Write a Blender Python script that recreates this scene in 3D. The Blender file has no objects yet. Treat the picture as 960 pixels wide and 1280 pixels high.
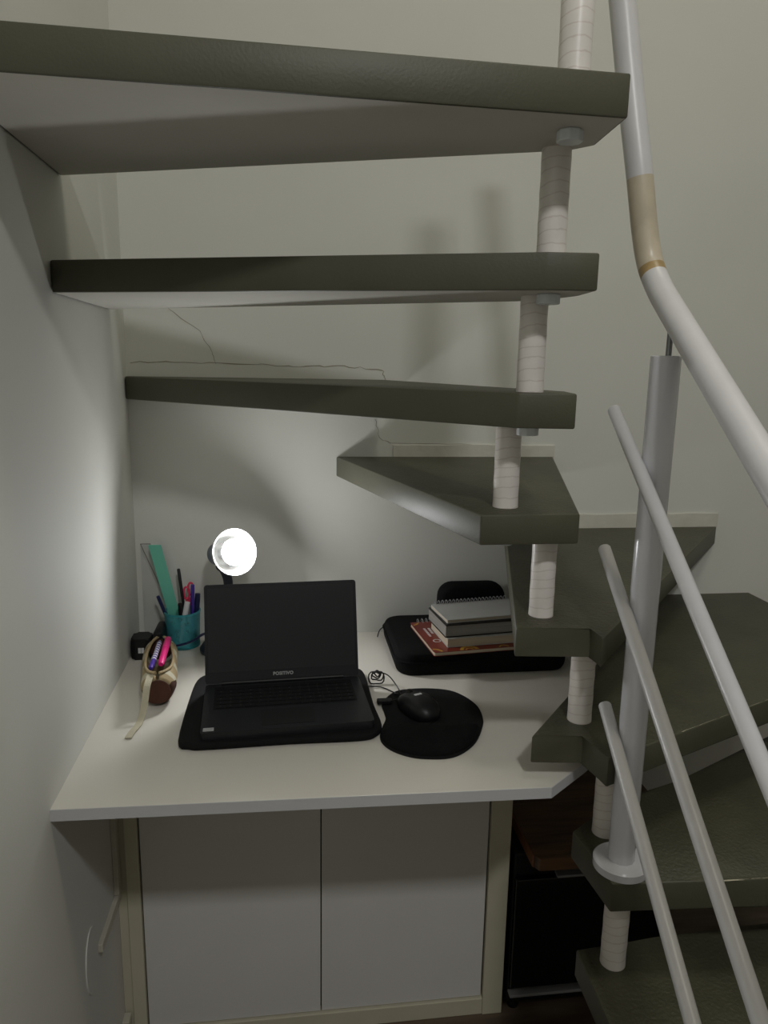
import bpy, bmesh, math, random
from mathutils import Vector, Matrix
random.seed(4)
SC = bpy.context.scene
COL = SC.collection
E = 1.375                      # eye height above the floor; design heights below are relative to the eye
PI = math.pi

# ------------------------------------------------------------------ camera
cam_d = bpy.data.cameras.new('camera')
cam_d.sensor_fit = 'VERTICAL'; cam_d.sensor_height = 36.0; cam_d.sensor_width = 27.0
cam_d.lens = 924.0 / 1280.0 * 36.0
cam_d.clip_start = 0.02
cam = bpy.data.objects.new('camera', cam_d); COL.objects.link(cam)
Rm = ((0.9916, -0.0089, 0.1291), (-0.1283, -0.1974, 0.9719), (0.0168, -0.9803, -0.1969))
M = Matrix(((Rm[0][0], -Rm[0][1], -Rm[0][2], 0), (Rm[1][0], -Rm[1][1], -Rm[1][2], 0),
            (Rm[2][0], -Rm[2][1], -Rm[2][2], E), (0, 0, 0, 1)))
loc, rot, _s = M.decompose()
cam.location = loc; cam.rotation_euler = rot.to_euler()
SC.camera = cam

# ------------------------------------------------------------------ world, lights, exposure
w = bpy.data.worlds.new('world'); SC.world = w; w.use_nodes = True
w.node_tree.nodes['Background'].inputs[0].default_value = (0.96, 0.98, 0.95, 1)
w.node_tree.nodes['Background'].inputs[1].default_value = 0.20

def area(name, loc, target, size, power, color, shape='SQUARE', size_y=None):
    d = bpy.data.lights.new(name, 'AREA'); d.energy = power; d.color = color; d.shape = shape; d.size = size
    if size_y: d.size_y = size_y
    o = bpy.data.objects.new(name, d); COL.objects.link(o); o.location = loc
    o.rotation_euler = (Vector(target) - Vector(loc)).to_track_quat('-Z', 'Y').to_euler()
    return o
area('room_ceiling_light', (0.36, -0.60, E + 1.22), (0.36, -0.3, 0), 0.15, 15.5, (1.0, 0.995, 0.98))
area('upstairs_light', (0.9, 0.45, E + 2.2), (0.6, 1.6, E + 0.6), 0.5, 12.0, (1.0, 0.96, 0.78))
SC.view_settings.view_transform = 'Standard'
SC.view_settings.look = 'None'
SC.view_settings.gamma = 1.0
SC.view_settings.use_curve_mapping = False
SC.view_settings.exposure = 0.0
SC.cycles.use_denoising = True
SC.cycles.max_bounces = 8
SC.cycles.sample_clamp_indirect = 4.0

# ------------------------------------------------------------------ helpers
def lin(c):
    return tuple(((x / 255) / 12.92 if x / 255 <= 0.04045 else ((x / 255 + 0.055) / 1.055) ** 2.4) for x in c)

def mat(name, rgb, rough=0.6, metal=0.0, bump=0.0, bscale=60, vary=0.0, vscale=6, spec=0.5, alpha=1.0,
        stretch=None, emit=None, coat=0.0, dark=None):
    m = bpy.data.materials.new(name); m.use_nodes = True
    nt = m.node_tree; N = nt.nodes; L = nt.links
    b = N['Principled BSDF']
    c = lin(rgb)
    b.inputs['Base Color'].default_value = (*c, 1)
    b.inputs['Roughness'].default_value = rough
    b.inputs['Metallic'].default_value = metal
    b.inputs['Specular IOR Level'].default_value = spec
    b.inputs['Coat Weight'].default_value = coat; b.inputs['Coat Roughness'].default_value = 0.22
    tc = N.new('ShaderNodeTexCoord')
    src = tc.outputs['Object']
    if stretch:
        mp = N.new('ShaderNodeMapping'); mp.inputs['Scale'].default_value = stretch
        L.new(src, mp.inputs['Vector']); src = mp.outputs['Vector']
    if vary or dark:
        n = N.new('ShaderNodeTexNoise'); n.inputs['Scale'].default_value = vscale; n.inputs['Detail'].default_value = 6
        L.new(src, n.inputs['Vector'])
        r = N.new('ShaderNodeValToRGB')
        d = lin(dark) if dark else tuple(x * (1 - vary) for x in c)
        r.color_ramp.elements[0].color = (*d, 1); r.color_ramp.elements[0].position = 0.36
        r.color_ramp.elements[1].color = (*c, 1); r.color_ramp.elements[1].position = 0.62
        L.new(n.outputs['Fac'], r.inputs['Fac']); L.new(r.outputs['Color'], b.inputs['Base Color'])
    if bump:
        n2 = N.new('ShaderNodeTexNoise'); n2.inputs['Scale'].default_value = bscale; n2.inputs['Detail'].default_value = 5
        L.new(src, n2.inputs['Vector'])
        bp = N.new('ShaderNodeBump'); bp.inputs['Strength'].default_value = bump; bp.inputs['Distance'].default_value = 0.002
        L.new(n2.outputs['Fac'], bp.inputs['Height']); L.new(bp.outputs['Normal'], b.inputs['Normal'])
    if alpha < 1: b.inputs['Alpha'].default_value = alpha
    if emit:
        b.inputs['Emission Color'].default_value = (*emit[0], 1); b.inputs['Emission Strength'].default_value = emit[1]
    return m

def ringed_plaster():
    """off-white pipe covering with thin, slightly slanting dark hairlines round it"""
    m = mat('ringed_white_pipe', (234, 228, 222), 0.35, bump=0.12, bscale=40, vary=0.08, vscale=25)
    N = m.node_tree.nodes; L = m.node_tree.links; b = N['Principled BSDF']
    ramp = [n for n in N if n.type == 'VALTORGB'][0]
    tc = [n for n in N if n.type == 'TEX_COORD'][0]
    mp = N.new('ShaderNodeMapping'); mp.inputs['Rotation'].default_value = (0.12, 0.10, 0)
    wv = N.new('ShaderNodeTexWave'); wv.wave_type = 'BANDS'; wv.bands_direction = 'Z'
    wv.inputs['Scale'].default_value = 22; wv.inputs['Distortion'].default_value = 3.5; wv.inputs['Detail'].default_value = 3
    wv.inputs['Detail Scale'].default_value = 1.2
    r = N.new('ShaderNodeValToRGB'); r.color_ramp.elements[0].position = 0.0; r.color_ramp.elements[0].color = (0.84, 0.81, 0.79, 1)
    r.color_ramp.elements[1].position = 0.06; r.color_ramp.elements[1].color = (1, 1, 1, 1)
    mx = N.new('ShaderNodeMix'); mx.data_type = 'RGBA'; mx.blend_type = 'MULTIPLY'; mx.inputs[0].default_value = 1
    L.new(tc.outputs['Object'], mp.inputs['Vector']); L.new(mp.outputs['Vector'], wv.inputs['Vector'])
    L.new(wv.outputs['Fac'], r.inputs['Fac'])
    L.new(ramp.outputs['Color'], mx.inputs[6]); L.new(r.outputs['Color'], mx.inputs[7]); L.new(mx.outputs[2], b.inputs['Base Color'])
    return m

def wood(name, a, bcol, scale=(3, 30, 30), rough=0.4):
    return mat(name, a, rough, stretch=scale, vscale=1.5, dark=bcol, bump=0.1, bscale=4)

MT = dict(
    wall=mat('painted_plaster_wall', (216, 216, 210), 0.72, bump=0.2, bscale=14, vary=0.05, vscale=2.2, spec=0.25),
    band=mat('bare_plaster_band', (208, 206, 196), 0.8, bump=0.6, bscale=50, vary=0.10, vscale=18),
    crack=mat('crack_line', (150, 144, 128), 0.9),
    floor=mat('brown_floor', (98, 84, 70), 0.45, stretch=(2, 14, 1), vscale=2, dark=(70, 58, 48)),
    concrete=mat('olive_painted_concrete', (81, 80, 65), 0.5, bump=0.15, bscale=300, vary=0.10, vscale=9, spec=0.4),
    treadtop=mat('olive_textured_tread_top', (73, 72, 56), 0.5, bump=0.9, bscale=170, vary=0.22, vscale=14, spec=0.45),
    glint=mat('pale_nosing_glint', (190, 184, 160), 0.5, vary=0.3, vscale=80),  # pale colour standing in for the glint on the gloss-painted edges
    under=mat('white_painted_underside', (205, 203, 194), 0.7, bump=0.2, bscale=30, vary=0.05, vscale=5),
    pipe=ringed_plaster(),
    white_metal=mat('glossy_white_enamel', (214, 214, 220), 0.22, spec=0.6, bump=0.06, bscale=8),
    rail=mat('white_painted_pipe', (208, 207, 208), 0.35, bump=0.15, bscale=60, vary=0.04, vscale=30),
    stain=mat('yellow_brown_stain', (172, 146, 100), 0.4, vary=0.2, vscale=60),
    putty=mat('yellowed_putty', (204, 192, 170), 0.35, bump=0.5, bscale=25, vary=0.16, vscale=30),
    nut=mat('white_plastic_cap', (215, 220, 222), 0.35),
    rod=mat('grey_steel_rod', (140, 142, 145), 0.3, metal=0.8, vary=0.05),
    desk=mat('white_laminate', (214, 210, 200), 0.30, vary=0.02, vscale=3, spec=0.5),
    edge=mat('grey_white_edging', (196, 196, 198), 0.5, vary=0.03),
    frame=mat('cream_painted_frame', (203, 198, 176), 0.55, bump=0.2, bscale=20, vary=0.05, vscale=12),
    door=mat('white_cabinet_door', (222, 220, 216), 0.45, vary=0.04, vscale=4),
    gap=mat('dark_gap', (30, 28, 24), 0.9, vary=0.1),
    black=mat('black_fabric', (17, 17, 18), 0.9, bump=0.5, bscale=400, vary=0.2, vscale=30, spec=0.15),
    neo=mat('black_neoprene', (20, 20, 21), 0.85, bump=0.3, bscale=500, vary=0.15, vscale=20, spec=0.2),
    plast=mat('black_plastic', (20, 20, 22), 0.42, vary=0.1, vscale=20, spec=0.35),
    gloss=mat('glossy_black_plastic', (12, 12, 14), 0.12, vary=0.05),
    chassis=mat('laptop_dark_chassis', (32, 33, 36), 0.38, vary=0.06, vscale=30, spec=0.3),
    screen=mat('laptop_screen', (28, 27, 32), 0.28, vary=0.04, spec=0.5),
    keys=mat('laptop_keys', (16, 16, 18), 0.55, vary=0.05, spec=0.3),
    legend=mat('dim_grey_legend', (88, 88, 90), 0.6, vary=0.3, vscale=90),
    print=mat('pale_grey_print', (165, 165, 165), 0.6, vary=0.05),
    blue=mat('blue_grey_enamel', (72, 88, 112), 0.35, vary=0.06, vscale=20),
    shade_in=mat('white_shade_lining', (205, 205, 202), 0.4, vary=0.02),
    arm=mat('dark_slate_arm', (44, 50, 62), 0.5, vary=0.08),
    bulb=mat('lit_bulb', (255, 255, 250), 0.5, emit=((0.98, 0.99, 1.0), 140.0)),
    teal=mat('teal_metal_mesh', (84, 178, 188), 0.4, vary=0.15, vscale=80, alpha=0.5),
    tealrim=mat('teal_rim', (50, 150, 160), 0.35, vary=0.1),
    green=mat('mint_green_plastic', (112, 200, 176), 0.35, vary=0.04),
    clear=mat('clear_acrylic', (205, 205, 205), 0.15, vary=0.02, alpha=0.16),
    clearedge=mat('smoky_acrylic_edge', (120, 110, 105), 0.3, vary=0.1),
    pink=mat('hot_pink_plastic', (235, 40, 130), 0.35, vary=0.05),
    coral=mat('coral_pink_plastic', (225, 62, 96), 0.35, vary=0.05),
    purple=mat('purple_plastic', (70, 46, 150), 0.35, vary=0.1),
    navy=mat('navy_plastic', (24, 34, 78), 0.35, vary=0.1),
    whitep=mat('white_plastic', (222, 222, 224), 0.4, vary=0.03),
    canvas=mat('beige_canvas', (160, 142, 106), 0.85, bump=0.5, bscale=300, vary=0.15, vscale=25),
    canvas2=mat('pale_canvas_stripe', (188, 182, 158), 0.85, bump=0.5, bscale=300, vary=0.1, vscale=25),
    brown=mat('reddish_brown_cloth', (78, 44, 30), 0.85, bump=0.4, bscale=200, vary=0.2, vscale=30),
    redcover=mat('red_brown_cover', (130, 42, 26), 0.35, vary=0.22, vscale=22),
    gold=mat('golden_print', (206, 160, 62), 0.5, vary=0.1),
    paper=mat('cream_page_block', (205, 192, 170), 0.8, stretch=(1, 1, 90), vscale=6, vary=0.18),
    greypaper=mat('grey_page_block', (150, 146, 140), 0.8, stretch=(1, 1, 90), vscale=6, vary=0.2),
    cover=mat('pale_grey_cover', (186, 186, 184), 0.5, vary=0.07, vscale=14),
    wire=mat('spiral_wire', (190, 190, 195), 0.3, metal=0.7, vary=0.05),
    woodtop=wood('dark_red_brown_wood', (110, 80, 56), (70, 50, 36), (4, 40, 40), 0.4),
    woodedge=mat('pale_wood_edge', (126, 84, 56), 0.5, vary=0.15, vscale=20),
    strip=mat('brushed_grey_strip', (150, 150, 152), 0.4, metal=0.3, vary=0.08),
    race=mat('raceway_plastic', (196, 192, 178), 0.5, vary=0.08, vscale=20),
)

ORG = {}
def obj(name, bm, m, parent=None, org=None, smooth=False):
    """link one mesh built in eye-relative coordinates; its origin goes to the base of its own box"""
    bmesh.ops.recalc_face_normals(bm, faces=bm.faces)
    if org is None:
        xs = [v.co.x for v in bm.verts]; ys = [v.co.y for v in bm.verts]; zs = [v.co.z for v in bm.verts]
        org = Vector(((min(xs) + max(xs)) / 2, (min(ys) + max(ys)) / 2, min(zs)))
    org = Vector(org)
    for v in bm.verts: v.co -= org
    if smooth:
        for f in bm.faces: f.smooth = True
    me = bpy.data.meshes.new(name); bm.to_mesh(me); bm.free()
    if smooth:
        me.set_sharp_from_angle(angle=math.radians(38))
    for x in (m if isinstance(m, (list, tuple)) else [m]): me.materials.append(x)
    o = bpy.data.objects.new(name, me); COL.objects.link(o)
    place(o, org, parent)
    return o
def place(o, org, parent):
    ORG[o.name] = Vector(org)
    if parent is None: o.location = Vector(org) + Vector((0, 0, E))
    else: o.parent = parent; o.location = Vector(org) - ORG[parent.name]
def tag(o, label, cat, group=None):
    o['label'] = label; o['category'] = cat
    if group: o['group'] = group
    return o
def thing(name, label, cat, org, group=None):
    o = bpy.data.objects.new(name, None); o.empty_display_size = 0.05; COL.objects.link(o)
    place(o, org, None)
    return tag(o, label, cat, group)
def struct(o):
    o['kind'] = 'structure'; return o

def BM(): return bmesh.new()
def prism(bm, poly, z0, z1, mi=0, mbot=None, mtop=None, M=None, bev=0.0, seg=2):
    vs0 = [bm.verts.new((x, y, z0)) for x, y in poly]; vs1 = [bm.verts.new((x, y, z1)) for x, y in poly]
    n = len(poly); fs = []
    fb = bm.faces.new(vs0[::-1]); ft = bm.faces.new(vs1); fb.material_index = mi if mbot is None else mbot
    ft.material_index = mi if mtop is None else mtop; fs += [fb, ft]
    for i in range(n):
        f = bm.faces.new((vs0[i], vs0[(i + 1) % n], vs1[(i + 1) % n], vs1[i])); f.material_index = mi; fs.append(f)
    vs = vs0 + vs1
    if bev:
        es = list({e for f in fs for e in f.edges})
        r = bmesh.ops.bevel(bm, geom=es, offset=bev, segments=seg, affect='EDGES', profile=0.5)
        vs = list({v for v in vs if v.is_valid} | set(r['verts']) | {v for f in r['faces'] for v in f.verts})
    if M is not None:
        for v in vs: v.co = M @ v.co
    return vs
def box(bm, x0, x1, y0, y1, z0, z1, mi=0, M=None, bev=0.0, seg=2):
    return prism(bm, [(x0, y0), (x1, y0), (x1, y1), (x0, y1)], z0, z1, mi, M=M, bev=bev, seg=seg)
def frame_of(d):
    d = d.normalized(); up = Vector((0, 0, 1)) if abs(d.z) < 0.9 else Vector((1, 0, 0))
    a = d.cross(up).normalized(); return a, d.cross(a).normalized()
def tube(bm, pts, r, n=12, caps=True, mi=0, mfun=None):
    pts = [Vector(p) for p in pts]; k = len(pts)
    rs = r if isinstance(r, (list, tuple)) else [r] * k
    rings = []; pa = None
    for i, p in enumerate(pts):
        d = (pts[min(i + 1, k - 1)] - pts[max(i - 1, 0)])
        if pa is None: a, b = frame_of(d)
        else:
            dn = d.normalized(); a = (pa - dn * pa.dot(dn)).normalized(); b = dn.cross(a)
        pa = a
        rings.append([bm.verts.new(p + (a * math.cos(2 * PI * j / n) + b * math.sin(2 * PI * j / n)) * rs[i]) for j in range(n)])
    for i in range(k - 1):
        for j in range(n):
            f = bm.faces.new((rings[i][j], rings[i][(j + 1) % n], rings[i + 1][(j + 1) % n], rings[i + 1][j]))
            f.material_index = mfun(i) if mfun else mi
    if caps:
        bm.faces.new(rings[0][::-1]).material_index = mi; bm.faces.new(rings[-1]).material_index = mi
def lathe(bm, prof, M=Matrix(), n=32, mi=0, closed=False, mfun=None):
    rings = []
    for r, z in prof:
        if r < 1e-6: rings.append([bm.verts.new(M @ Vector((0, 0, z)))])
        else: rings.append([bm.verts.new(M @ Vector((r * math.cos(2 * PI * j / n), r * math.sin(2 * PI * j / n), z))) for j in range(n)])
    for i in range(len(rings) - 1):
        A, B = rings[i], rings[i + 1]
        for j in range(n):
            k = (j + 1) % n
            if len(A) == 1 and len(B) == 1: continue
            if len(A) == 1: f = bm.faces.new((A[0], B[j], B[k]))
            elif len(B) == 1: f = bm.faces.new((A[j], A[k], B[0]))
            else: f = bm.faces.new((A[j], A[k], B[k], B[j]))
            f.material_index = mfun(i) if mfun else mi
def smooth_path(pts, m=8, closed=False):
    P = [Vector(p) for p in pts]; n = len(P); out = []
    rng = range(n) if closed else range(n - 1)
    for i in rng:
        g = (lambda j: P[j % n]) if closed else (lambda j: P[max(0, min(n - 1, j))])
        p0, p1, p2, p3 = g(i - 1), g(i), g(i + 1), g(i + 2)
        for s in range(m):
            t = s / m
            out.append(0.5 * ((2 * p1) + (p2 - p0) * t + (2 * p0 - 5 * p1 + 4 * p2 - p3) * t * t + (3 * p1 - p0 - 3 * p2 + p3) * t ** 3))
    if not closed: out.append(P[-1])
    return out
def T(x, y, z): return Matrix.Translation((x, y, z))
def RZ(a): return Matrix.Rotation(a, 4, 'Z')
def AX(p, d):
    """matrix that puts +Z along d at point p"""
    return T(*p) @ Vector(d).to_track_quat('Z', 'Y').to_matrix().to_4x4()
def rrect(x0, x1, y0, y1, r, n=6):
    out = []
    for cx, cy, a0 in ((x1 - r, y0 + r, -90), (x1 - r, y1 - r, 0), (x0 + r, y1 - r, 90), (x0 + r, y0 + r, 180)):
        for i in range(n + 1):
            a = math.radians(a0 + 90 * i / n); out.append((cx + r * math.cos(a), cy + r * math.sin(a)))
    return out
def pillow(bm, poly, z0, z1, edge, M=None, mi=0, n=5):
    """a flat body with a rolled rim: the outline shrinks towards the top and bottom"""
    cx = sum(p[0] for p in poly) / len(poly); cy = sum(p[1] for p in poly) / len(poly)
    ext = max(math.hypot(x - cx, y - cy) for x, y in poly)
    rings = []
    for i in range(2 * n + 1):
        a = -PI / 2 + PI * i / (2 * n)
        inset = edge * (1 - math.cos(a)); z = (z0 + z1) / 2 + (z1 - z0) / 2 * math.sin(a)
        ring = []
        for x, y in poly:
            L = math.hypot(x - cx, y - cy); k = (L - inset) / L
            co = Vector((cx + (x - cx) * k, cy + (y - cy) * k, z))
            ring.append(bm.verts.new(M @ co if M is not None else co))
        rings.append(ring)
    m = len(poly)
    for i in range(2 * n):
        for j in range(m):
            bm.faces.new((rings[i][j], rings[i][(j + 1) % m], rings[i + 1][(j + 1) % m], rings[i + 1][j])).material_index = mi
    bm.faces.new(rings[0][::-1]).material_index = mi; bm.faces.new(rings[-1]).material_index = mi

FL = -1.375       # floor
XW = -0.334       # left wall face
YW = 1.64         # back wall face
DK = -0.62        # desk top

# ------------------------------------------------------------------ setting
b = BM(); box(b, XW - 0.15, 3.2, -2.2, YW + 0.15, FL - 0.1, FL); struct(obj('floor', b, MT['floor']))
b = BM(); box(b, XW, 3.2, -2.2, 0.1, E * 0 + 1.27, 1.40); struct(obj('ceiling', b, MT['wall']))
b = BM(); box(b, XW - 0.15, 3.35, -2.35, -2.2, FL, 3.2); struct(obj('wall_front', b, MT['wall']))
b = BM(); box(b, 3.2, 3.35, -2.2, YW + 0.15, FL, 3.2); struct(obj('wall_right', b, MT['wall']))
b = BM(); box(b, XW - 0.15, XW, -2.2, YW + 0.15, FL, 3.2); wl = struct(obj('wall_left', b, MT['wall']))
b = BM(); box(b, XW, 3.2, YW, YW + 0.15, FL, 3.2); wb = struct(obj('wall_back', b, MT['wall']))
# rough plaster bands left where the treads meet the back wall
for x0, x1, z0, z1 in ((0.236, 0.612, -0.205, -0.178), (0.60, 1.035, -0.375, -0.342)):
    b = BM(); k = 14
    top = [(x0 + (x1 - x0) * i / k, z1 + random.uniform(-0.0015, 0.0015)) for i in range(k + 1)]
    pl = [(x0, z0), (x1, z0)] + top[::-1]
    prism(b, pl, 0, 0.004, M=Matrix(((1, 0, 0, 0), (0, 0, -1, YW), (0, 1, 0, 0), (0, 0, 0, 1))))
    struct(obj('plaster_band', b, MT['band'], wb))
def crack(pts, wd=0.0011, jag=0.0022, m=5):
    b = BM(); P = []
    for (x0, z0), (x1, z1) in zip(pts[:-1], pts[1:]):
        for i in range(m):
            t = i / m; P.append((x0 + (x1 - x0) * t + random.uniform(-jag, jag), z0 + (z1 - z0) * t + random.uniform(-jag, jag)))
    P.append(pts[-1])
    rows = []
    for i, (x, z) in enumerate(P):
        q = P[min(i + 1, len(P) - 1)]; p = P[max(i - 1, 0)]
        d = Vector((q[0] - p[0], 0, q[1] - p[1])).normalized(); nrm = Vector((-d.z, 0, d.x)) * wd * random.uniform(0.3, 1.0)
        c = Vector((x, YW - 0.0003, z)); rows.append((b.verts.new(c + nrm), b.verts.new(c - nrm)))
    for r0, r1 in zip(rows[:-1], rows[1:]): b.faces.new((r0[0], r1[0], r1[1], r0[1]))
    return struct(obj('wall_crack', b, MT['crack'], wb))
crack([(-0.326, -0.006), (-0.20, -0.004), (-0.0647, -0.0056), (0.03, -0.010), (0.1244, -0.0076), (0.2089, -0.0132), (0.2164, -0.0355)], m=7)
crack([(0.1929, -0.12), (0.206, -0.1643), (0.2334, -0.1765), (0.3616, -0.1775), (0.5116, -0.1785)], wd=0.0008)
crack([(-0.245, 0.105), (-0.18, 0.06), (-0.1565, 0.018), (-0.149, -0.007)], wd=0.0007)
# left wall: cable raceway and round blank cover
MW = Matrix(((0, 0, 1, XW), (1, 0, 0, 0), (0, 1, 0, 0), (0, 0, 0, 1)))   # (y, z, thickness) on the wall
b = BM(); prism(b, [(1.287, -1.0), (1.307, -1.0), (1.307, -0.641), (1.287, -0.641)], 0, 0.010, M=MW, bev=0.0015)
struct(obj('cable_raceway', b, MT['race'], wl))
b = BM(); prism(b, [(1.16, -1.012), (1.31, -1.022), (1.31, -1.002), (1.16, -0.996)], 0, 0.009, M=MW, bev=0.0015)
struct(obj('cable_raceway', b, MT['race'], wl))
b = BM(); prism(b, [(1.285, -1.375), (1.31, -1.375), (1.31, -1.285), (1.285, -1.285)], 0, 0.014, M=MW, bev=0.0015)
struct(obj('raceway_stub', b, MT['race'], wl))
b = BM(); prism(b, [(1.122 + 0.036 * math.cos(a * PI / 16), -0.992 + 0.060 * math.sin(a * PI / 16)) for a in range(32)], 0, 0.0022, M=MW, bev=0.0008)
struct(obj('blank_cover_plate', b, MT['wall'], wl))

# ------------------------------------------------------------------ staircase
stair = thing('staircase', 'winding concrete staircase of olive wedge treads fixed to the walls above the desk', 'staircase', (0.42, 1.0, FL))
treads = [
 (0.312, 0.045, [(-0.333, 0.813), (0.372, 0.834), (0.379, 0.940), (0.356, 0.968), (-0.333, 1.236)]),
 (0.137, 0.045, [(-0.333, 1.155), (0.318, 0.912), (0.381, 0.905), (0.386, 0.975), (0.362, 1.066), (-0.333, 1.51)]),
 (-0.035, 0.047, [(-0.333, 1.615), (0.305, 0.960), (0.382, 0.950), (0.400, 1.04), (0.21, 1.639), (-0.333, 1.639)]),
 (-0.205, 0.044, [(0.108, 1.639), (0.268, 0.985), (0.412, 0.985), (0.610, 1.639)]),
 (-0.375, 0.044, [(0.328, 0.988), (0.440, 0.981), (0.438, 0.936), (1.035, 1.639), (0.505, 1.639)]),
 (-0.545, 0.044, [(0.360, 0.984), (0.439, 0.979), (0.4475, 0.908), (0.800, 1.065), (1.14, 1.216), (1.14, 1.639), (0.90, 1.639)]),
 (-0.715, 0.046, [(0.4385, 0.991), (0.4495, 0.869), (0.6765, 0.856), (1.14, 0.845), (1.14, 1.345), (0.686, 1.113), (0.5965, 1.084), (0.495, 1.03)]),
 (-0.885, 0.046, [(0.4367, 0.941), (0.4325, 0.80), (0.440, 0.62), (1.14, 0.60), (1.14, 0.965), (0.77, 0.960), (0.576, 0.952)]),
]
tr = []
for z, t, poly in treads:
    b = BM(); prism(b, poly, z - t, z, 0, mbot=1, mtop=2, bev=0.0028, seg=2)
    tr.append(obj('stair_tread', b, [MT['concrete'], MT['under'], MT['treadtop']], stair, smooth=True))
def glint_line(parent, p0, p1, z, w0=0.0011):  # broken pale ribbons that paint the glint along a tread's front top edge
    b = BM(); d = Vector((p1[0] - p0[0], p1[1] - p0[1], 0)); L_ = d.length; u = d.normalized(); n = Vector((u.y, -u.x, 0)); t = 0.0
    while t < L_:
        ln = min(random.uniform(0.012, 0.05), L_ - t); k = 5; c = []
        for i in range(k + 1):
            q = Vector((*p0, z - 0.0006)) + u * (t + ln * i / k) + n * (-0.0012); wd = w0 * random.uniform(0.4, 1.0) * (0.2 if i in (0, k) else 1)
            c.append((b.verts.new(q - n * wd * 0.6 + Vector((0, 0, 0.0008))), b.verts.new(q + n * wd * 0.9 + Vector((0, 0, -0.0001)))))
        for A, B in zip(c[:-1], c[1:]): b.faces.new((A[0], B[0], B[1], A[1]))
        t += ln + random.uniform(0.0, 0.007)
    obj('nosing_glint', b, MT['glint'], parent)
glint_line(tr[5], (0.595, 0.9737), (1.10, 1.1980), -0.545)
glint_line(tr[6], (0.60, 0.8584), (1.10, 0.8459), -0.715)
# spacer tubes: each stands on one tread, runs up to the next and is bolted under the tread it passes through
tubes = [(0.327, 0.888), (0.3385, 0.962), (0.333, 1.000), (0.320, 1.045), (0.385, 1.045), (0.453, 1.030), (0.488, 0.985), (0.483, 0.912)]
for i, (x, y) in enumerate(tubes):
    zb = treads[i][0]; zt = treads[i - 1][0] - treads[i - 1][1] if i else 0.60
    b = BM(); k = 10; P = [(x, y, zb + (zt - zb) * j / k) for j in range(k + 1)]
    tube(b, P, [0.0185 + (0.0004 if j % 3 == 0 else 0) for j in range(k + 1)], 28)
    o = obj('spacer_tube', b, MT['pipe'], stair, smooth=True)
    if i < 6:
        b = BM(); zz = zb - treads[i][1]; n = 8
        prism(b, [(x + 0.0155 * math.cos(2 * PI * j / n + PI / 8), y + 0.0155 * math.sin(2 * PI * j / n + PI / 8)) for j in range(n)], zz - 0.013, zz, bev=0.0015)
        obj('bolt_cap', b, MT['nut'], tr[i])
b = BM(); tube(b, [(0.483, 0.80, FL), (0.483, 0.80, -0.931)], 0.0185, 24)
obj('spacer_tube', b, MT['pipe'], stair, smooth=True)

# ------------------------------------------------------------------ railing
PX, PY = 0.478, 0.905
rl = thing('stair_railing', 'white pipe handrail with a post and three slanting rails on the stair side', 'railing', (PX, PY, -0.715))
b = BM(); lathe(b, [(0, -0.702), (0.0188, -0.702), (0.0188, 0.0145), (0.0178, 0.0155), (0.0, 0.0155)], T(PX, PY, 0), 12)
post = obj('post', b, MT['white_metal'], rl, smooth=True)
b = BM(); lathe(b, [(0, -0.715), (0.0395, -0.715), (0.0395, -0.704), (0.037, -0.7015), (0, -0.7015)], T(PX, PY, 0), 48)
obj('base_flange', b, MT['white_metal'], post, smooth=True)
b = BM(); tube(b, [(PX + 0.003, PY, 0.0155), (PX + 0.003, PY, 0.078)], 0.0038, 10)
obj('support_rod', b, MT['rod'], post, smooth=True)
hd = Vector((0.0745, 1, 0.67))
h3 = Vector((0.4815, 0.9112, 0.0745))
path = [h3 - hd * 0.62, h3 - hd * 0.45, h3 - hd * 0.28, h3 - hd * 0.13, h3, (0.4840, 0.951, 0.1035), (0.4815, 0.977, 0.1370), (0.4735, 0.984, 0.1800), (0.4620, 0.986, 0.2440),
        (0.447, 1.000, 0.35), (0.4323, 1.0139, 0.4631), (0.414, 1.03, 0.60)]
sp = smooth_path(path, 6)
b = BM()
tube(b, sp, 0.0170, 24, mfun=lambda i: 2 if i in (33, 34) else (1 if 35 <= i <= 47 else 0))
obj('handrail', b, [MT['rail'], MT['putty'], MT['stain']], rl, smooth=True)
for z, t0 in ((-0.1253, 0.100), (-0.3235, 0.096), (-0.5121, 0.046)):
    p = Vector((0.452, 0.905, z)); b = BM()
    e = p + hd * t0; s = p - hd * 0.62
    if s.z < FL + 0.02: s = p - hd * ((p.z - FL - 0.02) / hd.z)
    u = hd.normalized()
    tube(b, [s, e - u * 0.002, e], [0.0092, 0.0092, 0.0080], 20)
    ra = obj('slanting_rail', b, MT['rail'], rl, smooth=True)
    q = Vector((PX, PY, z))
    b = BM(); tube(b, [p + Vector((0.004, 0.006, 0.004)), p + Vector((0.017, 0.006, 0.004))], 0.0042, 10)
    obj('rail_bolt', b, MT['gap'], ra, smooth=True)

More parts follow.
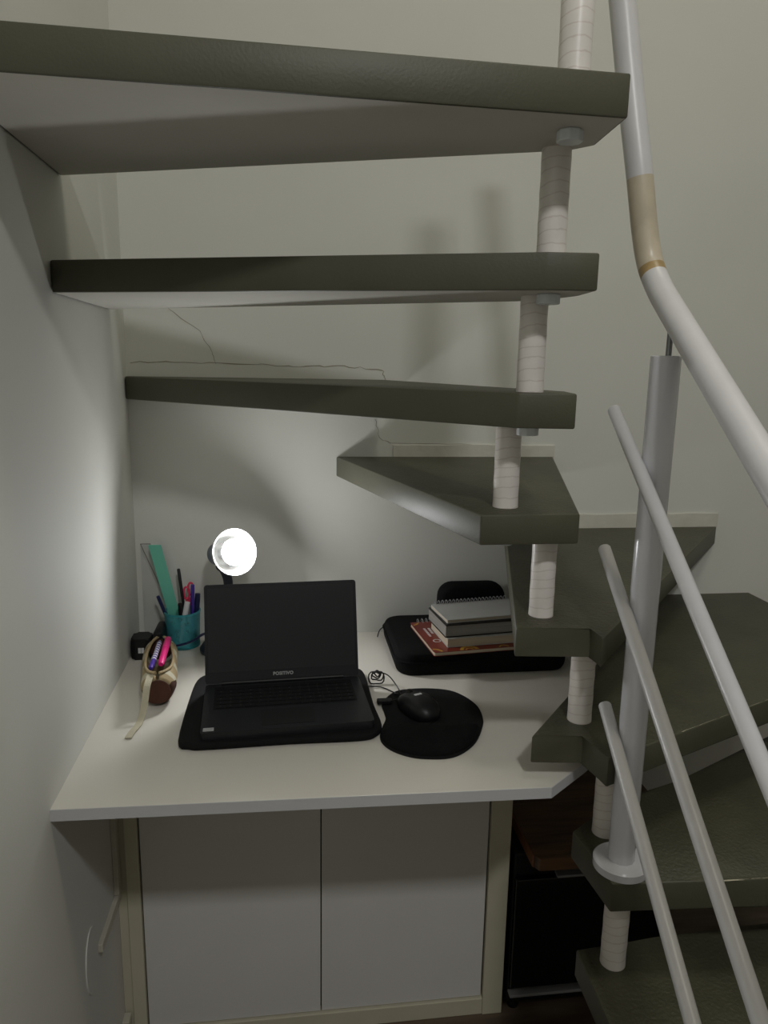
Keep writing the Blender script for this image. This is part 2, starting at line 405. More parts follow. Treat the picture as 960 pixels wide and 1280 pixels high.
# ------------------------------------------------------------------ cabinet and desk top
cab = thing('cabinet', 'low white two-door cabinet in a cream frame under the desk top', 'cabinet', (0.066, 1.47, FL))
b = BM()
box(b, -0.316, -0.291, 1.310, 1.335, FL, DK - 0.0185, bev=0.0015)
box(b, 0.406, 0.449, 1.310, 1.335, FL, DK - 0.0185, bev=0.0015)
box(b, -0.291, 0.406, 1.312, 1.335, FL, -1.336, bev=0.0015)
box(b, -0.316, -0.298, 1.335, 1.638, FL, DK - 0.0185)
box(b, 0.431, 0.449, 1.335, 1.638, FL, DK - 0.0185)
obj('cabinet_frame', b, MT['frame'], cab)
b = BM(); box(b, -0.298, 0.431, 1.60, 1.615, FL + 0.02, DK - 0.03); box(b, -0.298, 0.431, 1.345, 1.60, -1.345, -1.336)
obj('back_panel', b, MT['gap'], cab)
b = BM(); box(b, -0.2885, 0.0588, 1.318, 1.335, -1.3335, DK - 0.0195, bev=0.001); obj('door', b, MT['door'], cab)
b = BM(); box(b, 0.0612, 0.4030, 1.318, 1.335, -1.3335, DK - 0.0195, bev=0.001); obj('door', b, MT['door'], cab)
b = BM(); box(b, -0.3335, -0.3165, 1.316, 1.330, FL + 0.001, DK - 0.03); struct(obj('trim_1', b, MT['frame']))

desk = thing('desk', 'white laminate desk top fitted in the corner with a clipped right corner', 'desk', (0.1, 1.3, DK - 0.018))
dp = [(-0.334, 0.983), (0.390, 0.966), (0.468, 1.029), (0.60, 1.145), (0.60, 1.64), (-0.334, 1.64)]
b = BM(); prism(b, dp, DK - 0.018, DK, bev=0.0006, seg=1); obj('desk_board', b, MT['desk'], desk)
b = BM()
for (x0, y0), (x1, y1) in zip(dp[:3], dp[1:4]):
    d = Vector((x1 - x0, y1 - y0, 0)); n = Vector((d.y, -d.x, 0)).normalized() * 0.0009
    prism(b, [(x0, y0), (x0 + n.x, y0 + n.y), (x1 + n.x, y1 + n.y), (x1, y1)], DK - 0.018, DK - 0.0002)
obj('edge_banding', b, MT['edge'], desk)

# ------------------------------------------------------------------ black appliance and wooden board beneath the stairs
ap = thing('compact_fridge', 'black box-shaped appliance with a thin grey strip beside the cabinet', 'appliance', (0.62, 1.45, FL))
b = BM(); box(b, 0.458, 0.790, 1.305, 1.60, FL + 0.03, -0.985, bev=0.004); obj('body', b, MT['plast'], ap)
b = BM(); box(b, 0.459, 0.789, 1.290, 1.3045, FL + 0.078, -1.036, bev=0.002); obj('front_door', b, MT['gloss'], ap)
b = BM(); box(b, 0.458, 0.790, 1.286, 1.3045, -1.316, -1.3095, bev=0.001); obj('lower_strip', b, MT['strip'], ap)
b = BM(); box(b, 0.545, 0.790, 1.286, 1.3045, -1.034, -1.029, bev=0.001); obj('upper_strip', b, MT['strip'], ap)
for x in (0.48, 0.765):
    for y in (1.33, 1.57):
        b = BM(); lathe(b, [(0, FL), (0.012, FL), (0.014, FL + 0.03), (0, FL + 0.03)], T(x, y, 0), 12); obj('foot', b, MT['plast'], ap)
b = BM(); prism(b, [(0.482, 1.262), (0.490, 1.247), (0.82, 1.240), (0.82, 1.58), (0.482, 1.58)], -0.985, -0.957, 0, bev=0.002)
wt = tag(obj('wooden_board', b, MT['woodtop']), 'dark reddish-brown wooden board lying on the black appliance beside the cabinet', 'board')
b = BM(); prism(b, [(0.4795, 1.58), (0.4795, 1.262), (0.4815, 1.259), (0.4815, 1.58)], -0.984, -0.958)
obj('edge_banding', b, MT['woodedge'], wt)

# ------------------------------------------------------------------ laptop on a black sleeve
SL = [(-0.182, 1.15), (-0.165, 1.128), (-0.13, 1.1235), (0.0, 1.128), (0.115, 1.128), (0.146, 1.14), (0.158, 1.17), (0.153, 1.25), (0.150, 1.38), (0.135, 1.41), (0.10, 1.42),
      (-0.12, 1.41), (-0.158, 1.405), (-0.178, 1.38), (-0.183, 1.30)]
b = BM(); pillow(b, [(p.x, p.y) for p in smooth_path([(x, y, 0) for x, y in SL], 4, True)], DK, DK + 0.012, 0.005)
tag(obj('laptop_sleeve', b, MT['neo'], smooth=True), 'flat black padded sleeve lying under the laptop', 'laptop sleeve')

Z0 = DK + 0.012
lt = thing('laptop', 'open black laptop with a dark screen standing on a black sleeve', 'laptop', (0.0, 1.23, Z0))
ML = T(-0.1445, 1.134, Z0) @ RZ(math.radians(3.3))     # local: x along front edge, y to the back
LW, LD, TH = 0.2885, 0.186, 0.014
b = BM(); prism(b, rrect(0, LW, 0, LD, 0.006), 0, TH, M=ML, bev=0.0015); base = obj('base', b, MT['chassis'], lt)
b = BM(); box(b, 0.018, LW - 0.018, 0.082, 0.172, TH - 0.0002, TH + 0.0005, M=ML); obj('keyboard_well', b, MT['keys'], base)
b = BM()
kw = (LW - 0.042) / 15
for r in range(6):
    x = 0.021; y = 0.084 + r * 0.0145; hh = 0.0125 if r < 5 else 0.009
    row = [1, 1, 1, 5.2, 1, 1, 1, 1, 1.8, 1] if r == 0 else [1.6 if r in (1, 2) else 1.2] + [1] * 12 + [1.4 if r in (1, 2) else 1.8]
    s = 15 / sum(row)
    for kx in row:
        w_ = kx * kw * s
        box(b, x + 0.0008, x + w_ - 0.0008, y, y + hh, TH + 0.0004, TH + 0.0016, M=ML); x += w_
ko = obj('keys', b, MT['keys'], base); ko['kind'] = 'stuff'
b = BM()
random.seed(11)
for r in range(5):
    for c in range(14):
        x = 0.021 + (c + 0.45) * (LW - 0.042) / 14; y = 0.090 + r * 0.0145
        if r == 0 and 3 < c < 9: continue
        wv = random.uniform(0.0011, 0.0020); box(b, x, x + wv, y, y + random.uniform(0.0016, 0.0024), TH + 0.0016, TH + 0.00175, M=ML)
ko = obj('key_legends', b, MT['legend'], base); ko['kind'] = 'stuff'
b = BM(); prism(b, rrect(0.098, 0.190, 0.012, 0.070, 0.003), TH - 0.0002, TH + 0.0003, M=ML); obj('touchpad', b, MT['plast'], base)
b = BM(); box(b, 0.004, 0.0215, 0.005, 0.0165, TH, TH + 0.0004, M=ML); st = obj('sticker', b, MT['print'], base); st['label'] = 'small silver sticker'
b = BM(); tube(b, [ML @ Vector((0.03, LD - 0.002, TH + 0.002)), ML @ Vector((LW - 0.03, LD - 0.002, TH + 0.002))], 0.0042, 12)
obj('hinge', b, MT['plast'], lt, smooth=True)
tilt = math.radians(17)
MLid = ML @ T(0, LD - 0.001, TH + 0.002) @ Matrix.Rotation(-tilt, 4, 'X')  # local: x, thickness y, up z
LH = 0.184
b = BM(); prism(b, rrect(0, LW, 0, LH, 0.005), -0.0035, 0.0025, M=MLid @ Matrix(((1, 0, 0, 0), (0, 0, -1, 0), (0, 1, 0, 0), (0, 0, 0, 1))), bev=0.001)
lid = obj('lid', b, MT['chassis'], lt)
b = BM(); box(b, 0.006, LW - 0.006, -0.0029, -0.0024, 0.021, LH - 0.007, M=MLid); obj('screen_panel', b, MT['screen'], lid)
cu = bpy.data.curves.new('maker_lettering', 'FONT'); cu.body = 'POSITIVO'; cu.size = 0.0085; cu.align_x = 'CENTER'; cu.align_y = 'CENTER'; cu.extrude = 0.00015; cu.offset = 0.0003
cu.space_character = 1.05; cu.resolution_u = 3
fo = bpy.data.objects.new('lettering_source', cu); COL.objects.link(fo)
tm = bpy.data.meshes.new_from_object(fo.evaluated_get(bpy.context.evaluated_depsgraph_get()))
b = BM(); b.from_mesh(tm); bpy.data.objects.remove(fo); bpy.data.curves.remove(cu); bpy.data.meshes.remove(tm)
Mt = MLid @ T(LW / 2, -0.0030, 0.0125) @ Matrix.Rotation(PI / 2, 4, 'X')
for v in b.verts: v.co = Mt @ v.co
for f in b.faces: f.material_index = 0
obj('maker_lettering', b, MT['print'], lid)

# ------------------------------------------------------------------ mouse pad, mouse and cables
PAD = [(0.1699, 1.2611), (0.1925, 1.3001), (0.218, 1.3155), (0.2653, 1.3166), (0.3068, 1.3037), (0.3311, 1.2732), (0.3444, 1.2315), (0.3417, 1.1843), (0.3318, 1.1524), (0.3096, 1.1069),
       (0.2816, 1.0755), (0.2536, 1.0606), (0.2218, 1.0613), (0.194, 1.069), (0.1677, 1.0893), (0.1533, 1.1142), (0.1508, 1.1374), (0.1582, 1.1692), (0.1687, 1.2008), (0.1692, 1.2269)]
pd = thing('mouse_pad', 'rounded black mouse pad with a raised wrist rest beside the laptop', 'mouse pad', (0.25, 1.19, DK))
out = [(p.x, p.y) for p in smooth_path([(x, y, 0) for x, y in PAD], 4, True)]
b = BM(); pillow(b, out, DK, DK + 0.004, 0.0015); obj('mat', b, MT['neo'], pd, smooth=True)
b = BM()   # wrist rest: gel hump over the front part of the pad
cx, cy = 0.245, 1.115; rings = []
front = [p for p in out if p[1] < 1.150]
cx = sum(p[0] for p in front) / len(front)
rest = smooth_path([(0.1560, 1.150, 0), (0.154, 1.120, 0), (0.170, 1.0915, 0), (0.200, 1.070, 0), (0.245, 1.0640, 0), (0.280, 1.079, 0), (0.306, 1.108, 0), (0.326, 1.148, 0), (0.29, 1.150, 0), (0.240, 1.160, 0), (0.195, 1.163, 0)], 4, True)
for s_, h_ in ((1.0, 0.0), (0.985, 0.006), (0.93, 0.0105), (0.80, 0.0135), (0.5, 0.0145), (0.0, 0.015)):
    if s_ == 0: rings.append([b.verts.new((0.240, 1.116, DK + 0.004 + h_))])
    else: rings.append([b.verts.new((0.240 + (p.x - 0.240) * s_, 1.116 + (p.y - 1.116) * s_, DK + 0.004 + h_)) for p in rest])
for A, B in zip(rings[:-1], rings[1:]):
    n = len(A)
    for j in range(n):
        if len(B) == 1: b.faces.new((A[j], A[(j + 1) % n], B[0]))
        else: b.faces.new((A[j], A[(j + 1) % n], B[(j + 1) % n], B[j]))
b.faces.new(rings[0][::-1])
obj('wrist_rest', b, MT['black'], pd, smooth=True)

ms = thing('computer_mouse', 'small black computer mouse standing on the rounded mouse pad', 'mouse', (0.232, 1.215, DK + 0.004))
MM = T(0.2290, 1.222, DK + 0.0045) @ RZ(math.radians(24))
b = BM(); rings = []; n = 28
for k, (s_, h_) in enumerate(((0.93, 0.0), (1.0, 0.006), (0.99, 0.014), (0.92, 0.022), (0.76, 0.028), (0.5, 0.0315), (0.22, 0.033))):
    rg = []
    for j in range(n):
        a = 2 * PI * j / n
        ca, sa = math.cos(a), math.sin(a)
        x = 0.030 * math.copysign(abs(ca) ** 0.8, ca) * (1 - 0.10 * max(0, sa)) * s_; y = 0.050 * math.copysign(abs(sa) ** 0.85, sa) * s_
        rg.append(b.verts.new(MM @ Vector((x, y - 0.003, h_ * (1 - 0.25 * (y / 0.05 + 0.2) ** 2 if h_ > 0.01 else 1)))))
    rings.append(rg)
for A, B in zip(rings[:-1], rings[1:]):
    for j in range(n): b.faces.new((A[j], A[(j + 1) % n], B[(j + 1) % n], B[j]))
b.faces.new(rings[0][::-1]); b.faces.new(rings[-1])
obj('shell', b, MT['plast'], ms, smooth=True)
b = BM(); lathe(b, [(0, -0.0035), (0.008, -0.0035), (0.0092, -0.002), (0.0092, 0.002), (0.008, 0.0035), (0, 0.0035)], MM @ T(0, 0.026, 0.0225) @ Matrix.Rotation(PI / 2, 4, 'Y'), 20)
obj('scroll_wheel', b, MT['gloss'], ms, smooth=True)
b = BM()
for dx in (-0.0075, -0.0025, 0.003):
    box(b, dx, dx + 0.0042, -0.004, 0.0015, 0.0322, 0.0334, M=MM)
obj('printed_mark', b, MT['whitep'], ms)
b = BM(); box(b, -0.002, 0.004, -0.046, -0.043, 0.0110, 0.0122, M=MM); obj('small_mark', b, MT['print'], ms)
cb = BM()
tip = MM @ Vector((0, 0.044, 0.012))
tube(cb, smooth_path([tip, tip + Vector((-0.012, 0.022, -0.006)), (0.198, 1.306, DK + 0.003), (0.178, 1.330, DK + 0.003), (0.158, 1.334, DK + 0.004), (0.1500, 1.325, DK + 0.009), (0.147, 1.320, DK + 0.014)], 6), 0.0012, 8)
obj('cable', cb, MT['plast'], ms, smooth=True)
# a bundled lead and plug at the laptop's right side
ld = thing('cable_bundle', 'small coiled black lead with a plug at the right side of the laptop', 'cable', (0.165, 1.33, DK))
b = BM()
for k in range(4):
    r = 0.013 - k * 0.0017; pts = []
    for j in range(17):
        a = 2 * PI * j / 16 + k
        pts.append((0.170 + r * math.cos(a) * (1.2 - 0.12 * k) + 0.0025 * (k % 2), 1.352 + (0.5 - 0.3 * k) * r * math.sin(a + k) + 0.002 * k, DK + 0.0165 + 0.002 * (k - 1.5) + r * math.sin(a) * (0.9 - 0.16 * k) + 0.002 * math.sin(3 * a + k)))
    tube(b, pts, 0.0014, 6)
obj('coil', b, MT['plast'], ld, smooth=True)
b = BM(); tube(b, smooth_path([(0.172, 1.352, DK + 0.026), (0.193, 1.345, DK + 0.020), (0.208, 1.315, DK + 0.0065), (0.208, 1.282, DK + 0.0065), (0.196, 1.262, DK + 0.0085), (0.184, 1.257, DK + 0.009)], 6), 0.0012, 8)
obj('lead', b, MT['plast'], ld, smooth=True)
b = BM(); box(b, 0.160, 0.187, 1.251, 1.263, DK + 0.0045, DK + 0.0135, bev=0.002)
obj('plug', b, MT['plast'], ld)

# ------------------------------------------------------------------ black padded case and the books on it
ZB = DK + 0.046
bag = thing('padded_case', 'black zipped padded case lying flat on the desk under the books', 'case', (0.39, 1.49, DK))
b = BM(); pillow(b, rrect(0.215, 0.578, 1.378, 1.626, 0.035), DK, ZB, 0.010); obj('case_body', b, MT['black'], bag, smooth=True)
b = BM()
rr = rrect(0.2145, 0.5785, 1.3775, 1.6265, 0.035)
tube(b, [(x, y, DK + 0.030) for x, y in rr] + [(rr[0][0], rr[0][1], DK + 0.030)], 0.0022, 6, caps=False)
obj('zipper', b, MT['black'], bag, smooth=True)
b = BM(); tube(b, smooth_path([(0.222, 1.602, DK + 0.030), (0.207, 1.597, DK + 0.020), (0.201, 1.590, DK + 0.006)], 4), 0.0012, 6)
obj('zip_pull', b, MT['plast'], bag)

def spiral(b, p0, p1, n, r, wr, lift):
    p0 = Vector(p0); p1 = Vector(p1); d = (p1 - p0)
    side = Vector((-d.y, d.x, 0)).normalized()
    for i in range(n):
        c = p0 + d * (i + 0.5) / n; pts = []
        for j in range(11):
            a = 2 * PI * j / 10; pts.append(c + side * r * math.cos(a) + Vector((0, 0, 1)) * (r * math.sin(a) + lift) + d.normalized() * (j / 10 * 0.001))
        tube(b, pts, wr, 5, caps=False)

# red-brown spiral notebook
MN = T(0.2895, 1.371, ZB) @ RZ(math.radians(6.5))
nb = thing('spiral_notebook', 'reddish-brown spiral notebook with golden rings, lowest on the black case', 'notebook', (0.38, 1.46, ZB))
b = BM(); prism(b, rrect(0, 0.235, 0, 0.176, 0.004), 0.0008, 0.0072, M=MN); obj('pages', b, MT['paper'], nb)
b = BM(); prism(b, rrect(-0.001, 0.236, -0.001, 0.177, 0.004), 0.0072, 0.0082, M=MN); cv = obj('cover', b, MT['redcover'], nb)
b = BM(); prism(b, rrect(-0.001, 0.236, -0.001, 0.177, 0.004), 0.0, 0.0008, M=MN); obj('back_cover', b, MT['redcover'], nb)
def arc(b, cx, cy, r0, r1, a0, a1, z0, z1, M, n=14):
    v = []
    for i in range(n + 1):
        a = math.radians(a0 + (a1 - a0) * i / n)
        v.append([b.verts.new(M @ Vector((cx + r * math.cos(a), cy + r * math.sin(a), z))) for r, z in ((r0, z1), (r1, z1), (r1, z0), (r0, z0))])
    for A, B in zip(v[:-1], v[1:]):
        for j in range(4): b.faces.new((A[j], B[j], B[(j + 1) % 4], A[(j + 1) % 4]))
for cx, cy, r0, r1, a0, a1 in ((0.0, 0.0, 0.014, 0.0185, 2, 88), (0.075, 0.000, 0.013, 0.020, 0, 180), (0.075, 0.0, 0.006, 0.0085, 0, 180), (0.002, 0.172, 0.010, 0.014, -90, 0), (0.15, 0.0, 0.008, 0.011, 0, 180)):
    b = BM(); arc(b, cx, cy, r0, r1, a0, a1, 0.0082, 0.0086, MN); obj('gold_ring', b, MT['gold'], cv)
b = BM(); random.seed(5)
for row, (xx, ln) in enumerate(((0.016, 0.05), (0.026, 0.035))):
    y = 0.135
    while y > 0.135 - ln:
        h = random.uniform(0.003, 0.006); box(b, xx, xx + 0.005, y - h, y, 0.0082, 0.0085, M=MN); y -= h + 0.0022
arc(b, 0.024, 0.060, 0.0065, 0.0085, 0, 360, 0.0082, 0.0085, MN, 16)
obj('white_print', b, MT['whitep'], cv)
b = BM(); spiral(b, MN @ Vector((0.012, 0.178, 0)), MN @ Vector((0.228, 0.178, 0)), 22, 0.0072, 0.0009, 0.0076); obj('spiral_wire', b, MT['wire'], nb)

def book(name, label, x0, x1, y0, y1, z0, z1, cov, pg, ang, cat='book', ct=0.0012):
    M_ = T(x0, y0, z0) @ RZ(math.radians(ang)); t = thing(name, label, cat, (x0, y0, z0))
    W_, D_, H_ = x1 - x0, y1 - y0, z1 - z0
    b = BM(); box(b, 0.001, W_ - 0.004, 0.002, D_ - 0.002, ct, H_ - ct, M=M_); obj('page_block', b, pg, t)
    b = BM(); prism(b, rrect(0, W_, 0, D_, 0.003, 3), 0, ct, M=M_); obj('back_cover', b, cov, t)
    b = BM(); prism(b, rrect(0, W_, 0, D_, 0.003, 3), H_ - ct, H_, M=M_); obj('front_cover', b, cov, t)
    return t, M_, W_, D_, H_
zz = ZB + 0.0088
book('book', 'cream-paged thick book lying on the red-brown notebook', 0.320, 0.500, 1.392, 1.510, zz, zz + 0.019, MT['cover'], MT['paper'], 6.0)
t, M_, W_, D_, H_ = book('book', 'thick grey-paged book, middle of the stack on the black case', 0.3165, 0.500, 1.397, 1.512, zz + 0.0192, zz + 0.046, MT['plast'], MT['greypaper'], 7.5, ct=0.0018)
t, M_, W_, D_, H_ = book('spiral_notebook', 'pale grey spiral notebook on top of the stack of books', 0.3215, 0.505, 1.407, 1.510, zz + 0.0463, zz + 0.0535, MT['cover'], MT['paper'], 8.5, 'notebook')
b = BM(); spiral(b, M_ @ Vector((0.006, D_ + 0.001, 0)), M_ @ Vector((W_ - 0.004, D_ + 0.001, 0)), 20, 0.0068, 0.0010, 0.0072); obj('spiral_wire', b, MT['wire'], t)
b = BM(); pillow(b, [(x, z) for x, z in rrect(0.338, 0.495, ZB, -0.4880, 0.034)], -0.026, 0.026, 0.012, M=Matrix(((1, 0, 0, 0), (0, 0, -1, 1.592), (0, 1, 0, 0), (0, 0, 0, 1))))
sc0 = tag(obj('hard_case', b, MT['black'], smooth=True), 'small rounded black zip case standing upright behind the books', 'case')

# ------------------------------------------------------------------ desk lamp
lamp = thing('desk_lamp', 'lit blue-grey desk lamp with a round shade behind the laptop', 'lamp', (-0.13, 1.55, DK))
b = BM(); lathe(b, [(0, 0), (0.052, 0), (0.053, 0.006), (0.046, 0.016), (0.012, 0.022), (0, 0.022)], T(-0.140, 1.560, DK), 32); obj('lamp_base', b, MT['arm'], lamp, smooth=True)
ax = Vector((0.46, -0.84, 0.26)).normalized()
front = Vector((-0.108, 1.487, -0.3815)); back = front - ax * 0.085
pts = smooth_path([(-0.140, 1.56, DK + 0.020), (-0.137, 1.565, DK + 0.09), (-0.128, 1.556, DK + 0.15), (-0.136, 1.553, DK + 0.185), back + ax * 0.02 + Vector((0, 0, -0.026))], 8)
b = BM(); tube(b, pts, [0.010] * (len(pts) - 12) + [0.010 + 0.0004 * i for i in range(12)], 16); obj('lamp_arm', b, MT['arm'], lamp, smooth=True)
MS = AX(back, ax)
b = BM(); lathe(b, [(0, -0.012), (0.018, -0.012), (0.024, -0.004), (0.026, 0.020), (0.036, 0.045), (0.046, 0.083), (0.049, 0.085), (0.0475, 0.0865), (0.0445, 0.083), (0.034, 0.046), (0.0235, 0.022), (0, 0.020)], MS, 40,
      mfun=lambda i: 0 if i < 5 else 1)
shade = obj('lamp_shade', b, [MT['blue'], MT['shade_in']], lamp, smooth=True)
R_ = 0.027
b = BM(); lathe(b, [(0, 0.021), (0.012, 0.021), (0.012, 0.050), (0.018, 0.066), (R_ * 0.985, 0.0825), (0, 0.0825)], MS, 28); hs = obj('bulb_housing', b, MT['whitep'], lamp, smooth=True)
b = BM(); lathe(b, [(R_, 0.083)] + [(R_ * math.cos(a), 0.083 + R_ * math.sin(a)) for a in [math.radians(90 * i / 10) for i in range(1, 10)]] + [(0, 0.083 + R_)], MS, 28)
obj('light_bulb', b, MT['bulb'], lamp, smooth=True)
b = BM(); tube(b, smooth_path([(-0.128, 1.55, DK + 0.018), (-0.150, 1.515, DK + 0.050), (-0.175, 1.505, DK + 0.058), (-0.200, 1.515, DK + 0.040), (-0.222, 1.535, DK + 0.025), (-0.248, 1.545, DK + 0.016), (-0.2585, 1.553, DK + 0.012), (-0.2600, 1.565, DK + 0.004)], 6), 0.0027, 8)
obj('power_cord', b, MT['navy'], lamp, smooth=True)

# ------------------------------------------------------------------ pen cup and what stands in it
CX, CY = -0.2325, 1.597
cup = thing('pen_cup', 'teal metal mesh pen cup standing at the back corner of the desk', 'pen cup', (CX, CY, DK))
b = BM(); lathe(b, [(0.0355, 0.004), (0.0385, 0.078), (0.0375, 0.078), (0.0345, 0.004)], T(CX, CY, DK), 36); obj('mesh_wall', b, MT['teal'], cup, smooth=True)
b = BM(); lathe(b, [(0, 0), (0.0362, 0), (0.0362, 0.006), (0, 0.006)], T(CX, CY, DK), 36); obj('cup_bottom', b, MT['tealrim'], cup, smooth=True)
b = BM(); lathe(b, [(0.0368, 0.0765), (0.0394, 0.0765), (0.0394, 0.0805), (0.0368, 0.0805), (0.0368, 0.0765)], T(CX, CY, DK), 36); obj('cup_rim', b, MT['tealrim'], cup, smooth=True)
def stick(name, label, a, c, r, m, capm=None, n=10, cat='pen'):
    a = Vector(a); c = Vector(c); t = thing(name, label, cat, a, 'writing tools in the teal pen cup')
    del t['group']
    k = a.lerp(c, 0.62)
    b = BM(); tube(b, [a, a.lerp(c, 0.05), k], [r * 0.4, r * 0.9, r * 0.9], n); obj('barrel', b, m, t, smooth=True)
    b = BM(); tube(b, [k, c - (c - a) * 0.01, c], [r, r, r * 0.7], n); obj('cap', b, capm or m, t, smooth=True)
    return t
ZD = DK + 0.008
stick('pencil', 'long thin black pencil rising highest of the sticks in the teal cup', (-0.220, 1.590, ZD), (-0.2385, 1.607, -0.448), 0.0035, MT['plast'])
stick('ballpoint_pen', 'dark blue ballpoint pen leaning left out of the teal cup', (-0.243, 1.586, ZD), (-0.2820, 1.588, -0.503), 0.0038, MT['navy'])
stick('marker_pen', 'white marker pen in the middle of the teal cup', (-0.238, 1.575, ZD), (-0.2180, 1.578, -0.515), 0.0060, MT['whitep'])
stick('felt_pen', 'slim purple pen standing upright in the right half of the teal cup', (-0.212, 1.588, ZD), (-0.2075, 1.592, -0.480), 0.0040, MT['purple'])
stick('marker_pen', 'thick black marker pen at the right side of the teal cup', (-0.209, 1.600, ZD), (-0.1985, 1.603, -0.504), 0.0062, MT['plast'], MT['navy'])
stick('marker_pen', 'short black marker pen left of the white one in the teal cup', (-0.235, 1.592, ZD), (-0.2335, 1.575, -0.517), 0.0045, MT['plast'])
# scissors with coral handles
sx = thing('scissors', 'scissors with coral pink loop handles standing in the teal cup', 'scissors', (-0.222, 1.608, ZD))
b = BM(); prism(b, [(-0.0025, 0), (0.0025, 0), (0.005, 0.085), (-0.005, 0.085)], -0.001, 0.001, M=Matrix(((1, 0, 0, -0.2215), (0, 0, -1, 1.606), (0, 1, 0, ZD), (0, 0, 0, 1)))); obj('blade', b, MT['wire'], sx)
b = BM()
for s_, dz in ((-1, 0), (1, 0.008)):
    pts = [(-0.2185 + s_ * 0.0045 + 0.0060 * math.cos(2 * PI * j / 18), 1.606 + s_ * 0.0025, -0.503 + dz + 0.014 * math.sin(2 * PI * j / 18)) for j in range(19)]
    tube(b, pts, 0.0024, 8, caps=False)
box(b, -0.2255, -0.2140, 1.603, 1.609, -0.532, -0.514, bev=0.002)
obj('loop_handles', b, MT['coral'], sx, smooth=True)
# green ruler
MR = Matrix(((1, 0, 0, 0), (0, 0, -1, 1.612), (0, 1, 0, 0), (0, 0, 0, 1)))
b = BM(); prism(b, [(-0.3015, -0.395), (-0.2745, -0.395), (-0.2270, -0.612), (-0.2520, -0.612)], -0.0012, 0.0012, M=MR, bev=0.0005)
tag(obj('ruler', b, MT['green']), 'mint green plastic ruler leaning left out of the teal pen cup', 'ruler')
# clear set square behind, leaning in the corner
ss = thing('set_square', 'clear acrylic set square with a dark edge leaning in the corner behind the cup', 'set square', (-0.29, 1.625, DK))
MQ = Matrix(((1, 0, 0, 0), (0, 0, -1, 1.6275), (0, 1, 0, 0), (0, 0, 0, 1)))
b = BM(); prism(b, [(-0.3205, -0.396), (-0.299, -0.396), (-0.218, -0.6195), (-0.3205, -0.6195)], -0.001, 0.001, M=MQ); obj('sheet', b, MT['clear'], ss)
b = BM(); tube(b, [(-0.3205, 1.6265, -0.396), (-0.299, 1.6265, -0.396)], 0.0009, 6); tube(b, [(-0.3205, 1.6265, -0.396), (-0.262, 1.6265, -0.545)], 0.0009, 6)
obj('dark_edge', b, MT['clearedge'], ss)
b = BM()
for i in range(12): box(b, -0.3185, -0.3155 + (0.002 if i % 3 == 0 else 0), 1.6260, 1.6264, -0.560 + i * 0.005, -0.5594 + i * 0.005)
obj('scale_marks', b, MT['clearedge'], ss)['kind'] = 'stuff'

# ------------------------------------------------------------------ black adapter and stapler at the wall
ad = thing('small_box', 'squat black box with a small white square mark, against the left wall', 'box', (-0.309, 1.54, DK))
b = BM(); prism(b, rrect(-0.3285, -0.2900, 1.515, 1.560, 0.008), DK, DK + 0.046, bev=0.005, seg=3); obj('box_body', b, MT['plast'], ad, smooth=True)
b = BM()
for i in (0, 1):
    for j in (0, 1): box(b, -0.3135 + i * 0.0063, -0.3080 + i * 0.0063, 1.5138, 1.5152, DK + 0.0155 + j * 0.0060, DK + 0.0209 + j * 0.0060)
obj('white_mark', b, MT['whitep'], ad)
stp = thing('stapler', 'small black stapler with a metal mouth between the black box and teal cup', 'stapler', (-0.2745, 1.55, DK))
b = BM(); box(b, -0.2845, -0.2655, 1.530, 1.600, DK, DK + 0.008, bev=0.002); obj('foot_plate', b, MT['plast'], stp)
b = BM(); box(b, -0.2850, -0.2650, 1.525, 1.600, DK + 0.018, DK + 0.056, bev=0.005); obj('top_arm', b, MT['plast'], stp, smooth=True)
b = BM(); box(b, -0.2805, -0.2695, 1.5235, 1.590, DK + 0.008, DK + 0.019); obj('magazine', b, MT['strip'], stp)

# ------------------------------------------------------------------ open pencil case
A0 = Vector((-0.236, 1.290, DK + 0.030)); A1 = Vector((-0.262, 1.490, DK + 0.031))
pc = thing('pencil_case', 'striped beige canvas pencil case lying open with two pens showing', 'pencil case', (-0.248, 1.39, DK))
dv = (A1 - A0); un = dv.normalized(); sd = Vector((un.y, -un.x, 0)).normalized()
b = BM(); NS, NR = 22, 26; rows = []
for i in range(NS + 1):
    t = i / NS; c = A0.lerp(A1, t); op = math.radians(8 + 46 * math.sin(PI * min(1, max(0, (t - 0.06) / 0.90))) ** 0.6) if 0.06 < t < 0.96 else math.radians(6)
    ro = (0.0305 + 0.003 * t) * (1 - 0.24 * max(0, 1 - t / 0.16) ** 1.6 - 0.15 * max(0, (t - 0.86) / 0.14) ** 1.6) * (1 + 0.02 * math.sin(t * 19)); row = []
    for j in range(NR + 1):
        a = PI / 2 + op + (2 * PI - 2 * op) * j / NR
        wob = 1 + 0.03 * math.sin(5 * a + 7 * t)
        row.append(b.verts.new(c + sd * ro * wob * math.cos(a) + Vector((0, 0, max(-0.0285, ro * wob * math.sin(a) * 0.98)))))
    rows.append(row)
for i in range(NS):
    for j in range(NR):
        f = b.faces.new((rows[i][j], rows[i][j + 1], rows[i + 1][j + 1], rows[i + 1][j])); f.material_index = 2 if (i < 3 and 5 < j < 22) else (1 if (i // 2) % 3 == 1 else 0)
sh = obj('pouch', b, [MT['canvas'], MT['canvas2'], MT['brown']], pc, smooth=True)
md = sh.modifiers.new('cloth_thickness', 'SOLIDIFY'); md.thickness = 0.0018; md.offset = 0
for t, nm in ((0.0, A0), (1.0, A1)):
    b = BM(); lathe(b, [(0, -0.003), (0.018, -0.002), (0.0225, 0.001), (0.0225, 0.003), (0, 0.003)], AX(nm + Vector((0, 0, 0.0006)), -un if t == 0 else un), 24); obj('end_panel', b, MT['brown'], pc, smooth=True)
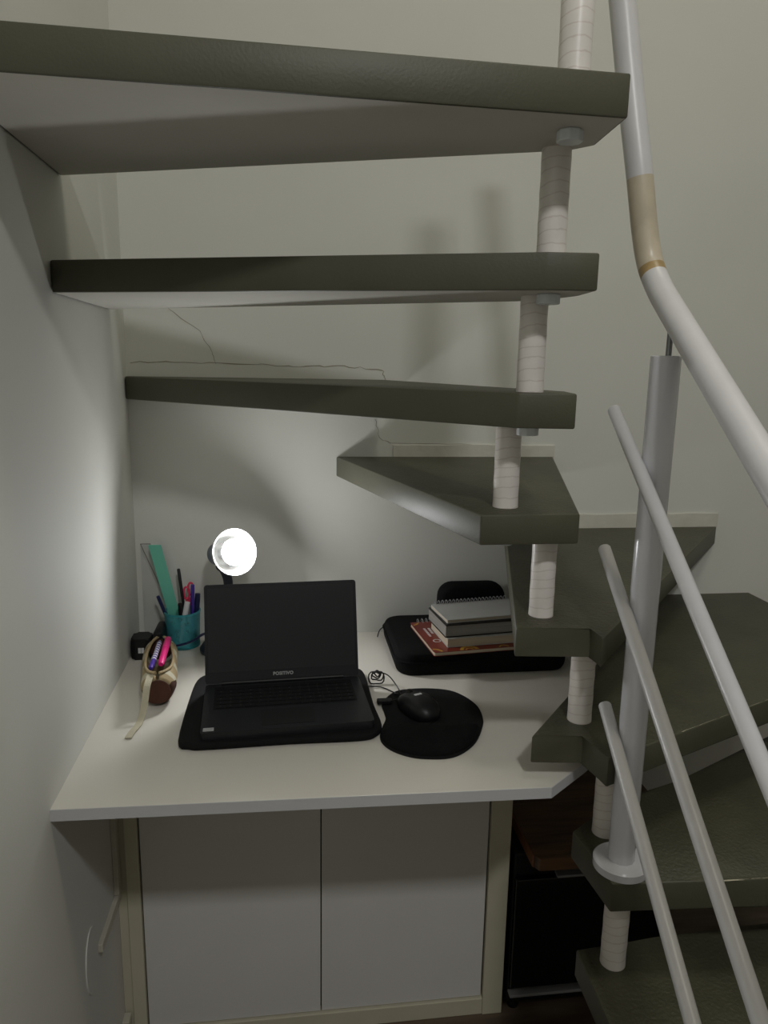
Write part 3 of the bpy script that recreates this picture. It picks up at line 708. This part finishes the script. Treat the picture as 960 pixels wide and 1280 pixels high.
for s_ in (-1, 1):
    b = BM(); P = []
    for i in range(1, NS):
        rw = rows if False else None
        t = i / NS; c = A0.lerp(A1, t); op = math.radians(8 + 46 * math.sin(PI * min(1, max(0, (t - 0.06) / 0.90))) ** 0.6) if 0.06 < t < 0.96 else math.radians(6)
        a = PI / 2 + s_ * op; P.append(c + sd * 0.032 * math.cos(a) + Vector((0, 0, 0.0325 * math.sin(a))))
    tube(b, P, 0.0028, 8); obj('zip_tape', b, MT['canvas'], pc, smooth=True)
# strap: a folded ribbon hanging forward on to the desk
b = BM(); P = smooth_path([(-0.2500, 1.302, DK + 0.0575), (-0.2510, 1.270, DK + 0.0500), (-0.2530, 1.245, DK + 0.022), (-0.2580, 1.222, DK + 0.004), (-0.2640, 1.196, DK + 0.0025), (-0.2665, 1.175, DK + 0.0025)], 6)
prev = None
for i, p in enumerate(P):
    wv = 0.0058
    q = [b.verts.new(p + Vector((s_ * wv, 0, h_))) for s_, h_ in ((-1, 0.0009), (1, 0.0009), (1, -0.0009), (-1, -0.0009))]
    if prev:
        for j in range(4): b.faces.new((prev[j], q[j], q[(j + 1) % 4], prev[(j + 1) % 4]))
    else: b.faces.new(q)
    prev = q
b.faces.new(prev[::-1]); obj('strap', b, MT['canvas2'], pc)
p0 = Vector((-0.2560, 1.338, DK + 0.055)); p1 = Vector((-0.2590, 1.460, DK + 0.060))
t = thing('striped_pen', 'purple and white striped pen lying in the open pencil case', 'pen', p0)
b = BM(); k = 24; tube(b, [p0.lerp(p1, i / k) for i in range(k + 1)], [0.0035] + [0.0048] * (k - 1) + [0.0035], 10, mfun=lambda i: 1 if (i % 2 and i > 5) else 0)
obj('barrel', b, [MT['purple'], MT['whitep']], t, smooth=True)
p0 = Vector((-0.2395, 1.350, DK + 0.0575)); p1 = Vector((-0.2440, 1.472, DK + 0.062))
t = thing('pink_highlighter', 'hot pink highlighter lying beside the striped pen in the pencil case', 'highlighter', p0)
b = BM(); tube(b, [p0, p0.lerp(p1, 0.04), p0.lerp(p1, 0.55)], [0.004, 0.0062, 0.0066], 12); obj('barrel', b, MT['pink'], t, smooth=True)
b = BM(); tube(b, [p0.lerp(p1, 0.55), p0.lerp(p1, 0.97), p1], [0.0071, 0.0068, 0.005], 12); obj('cap', b, MT['pink'], t, smooth=True)
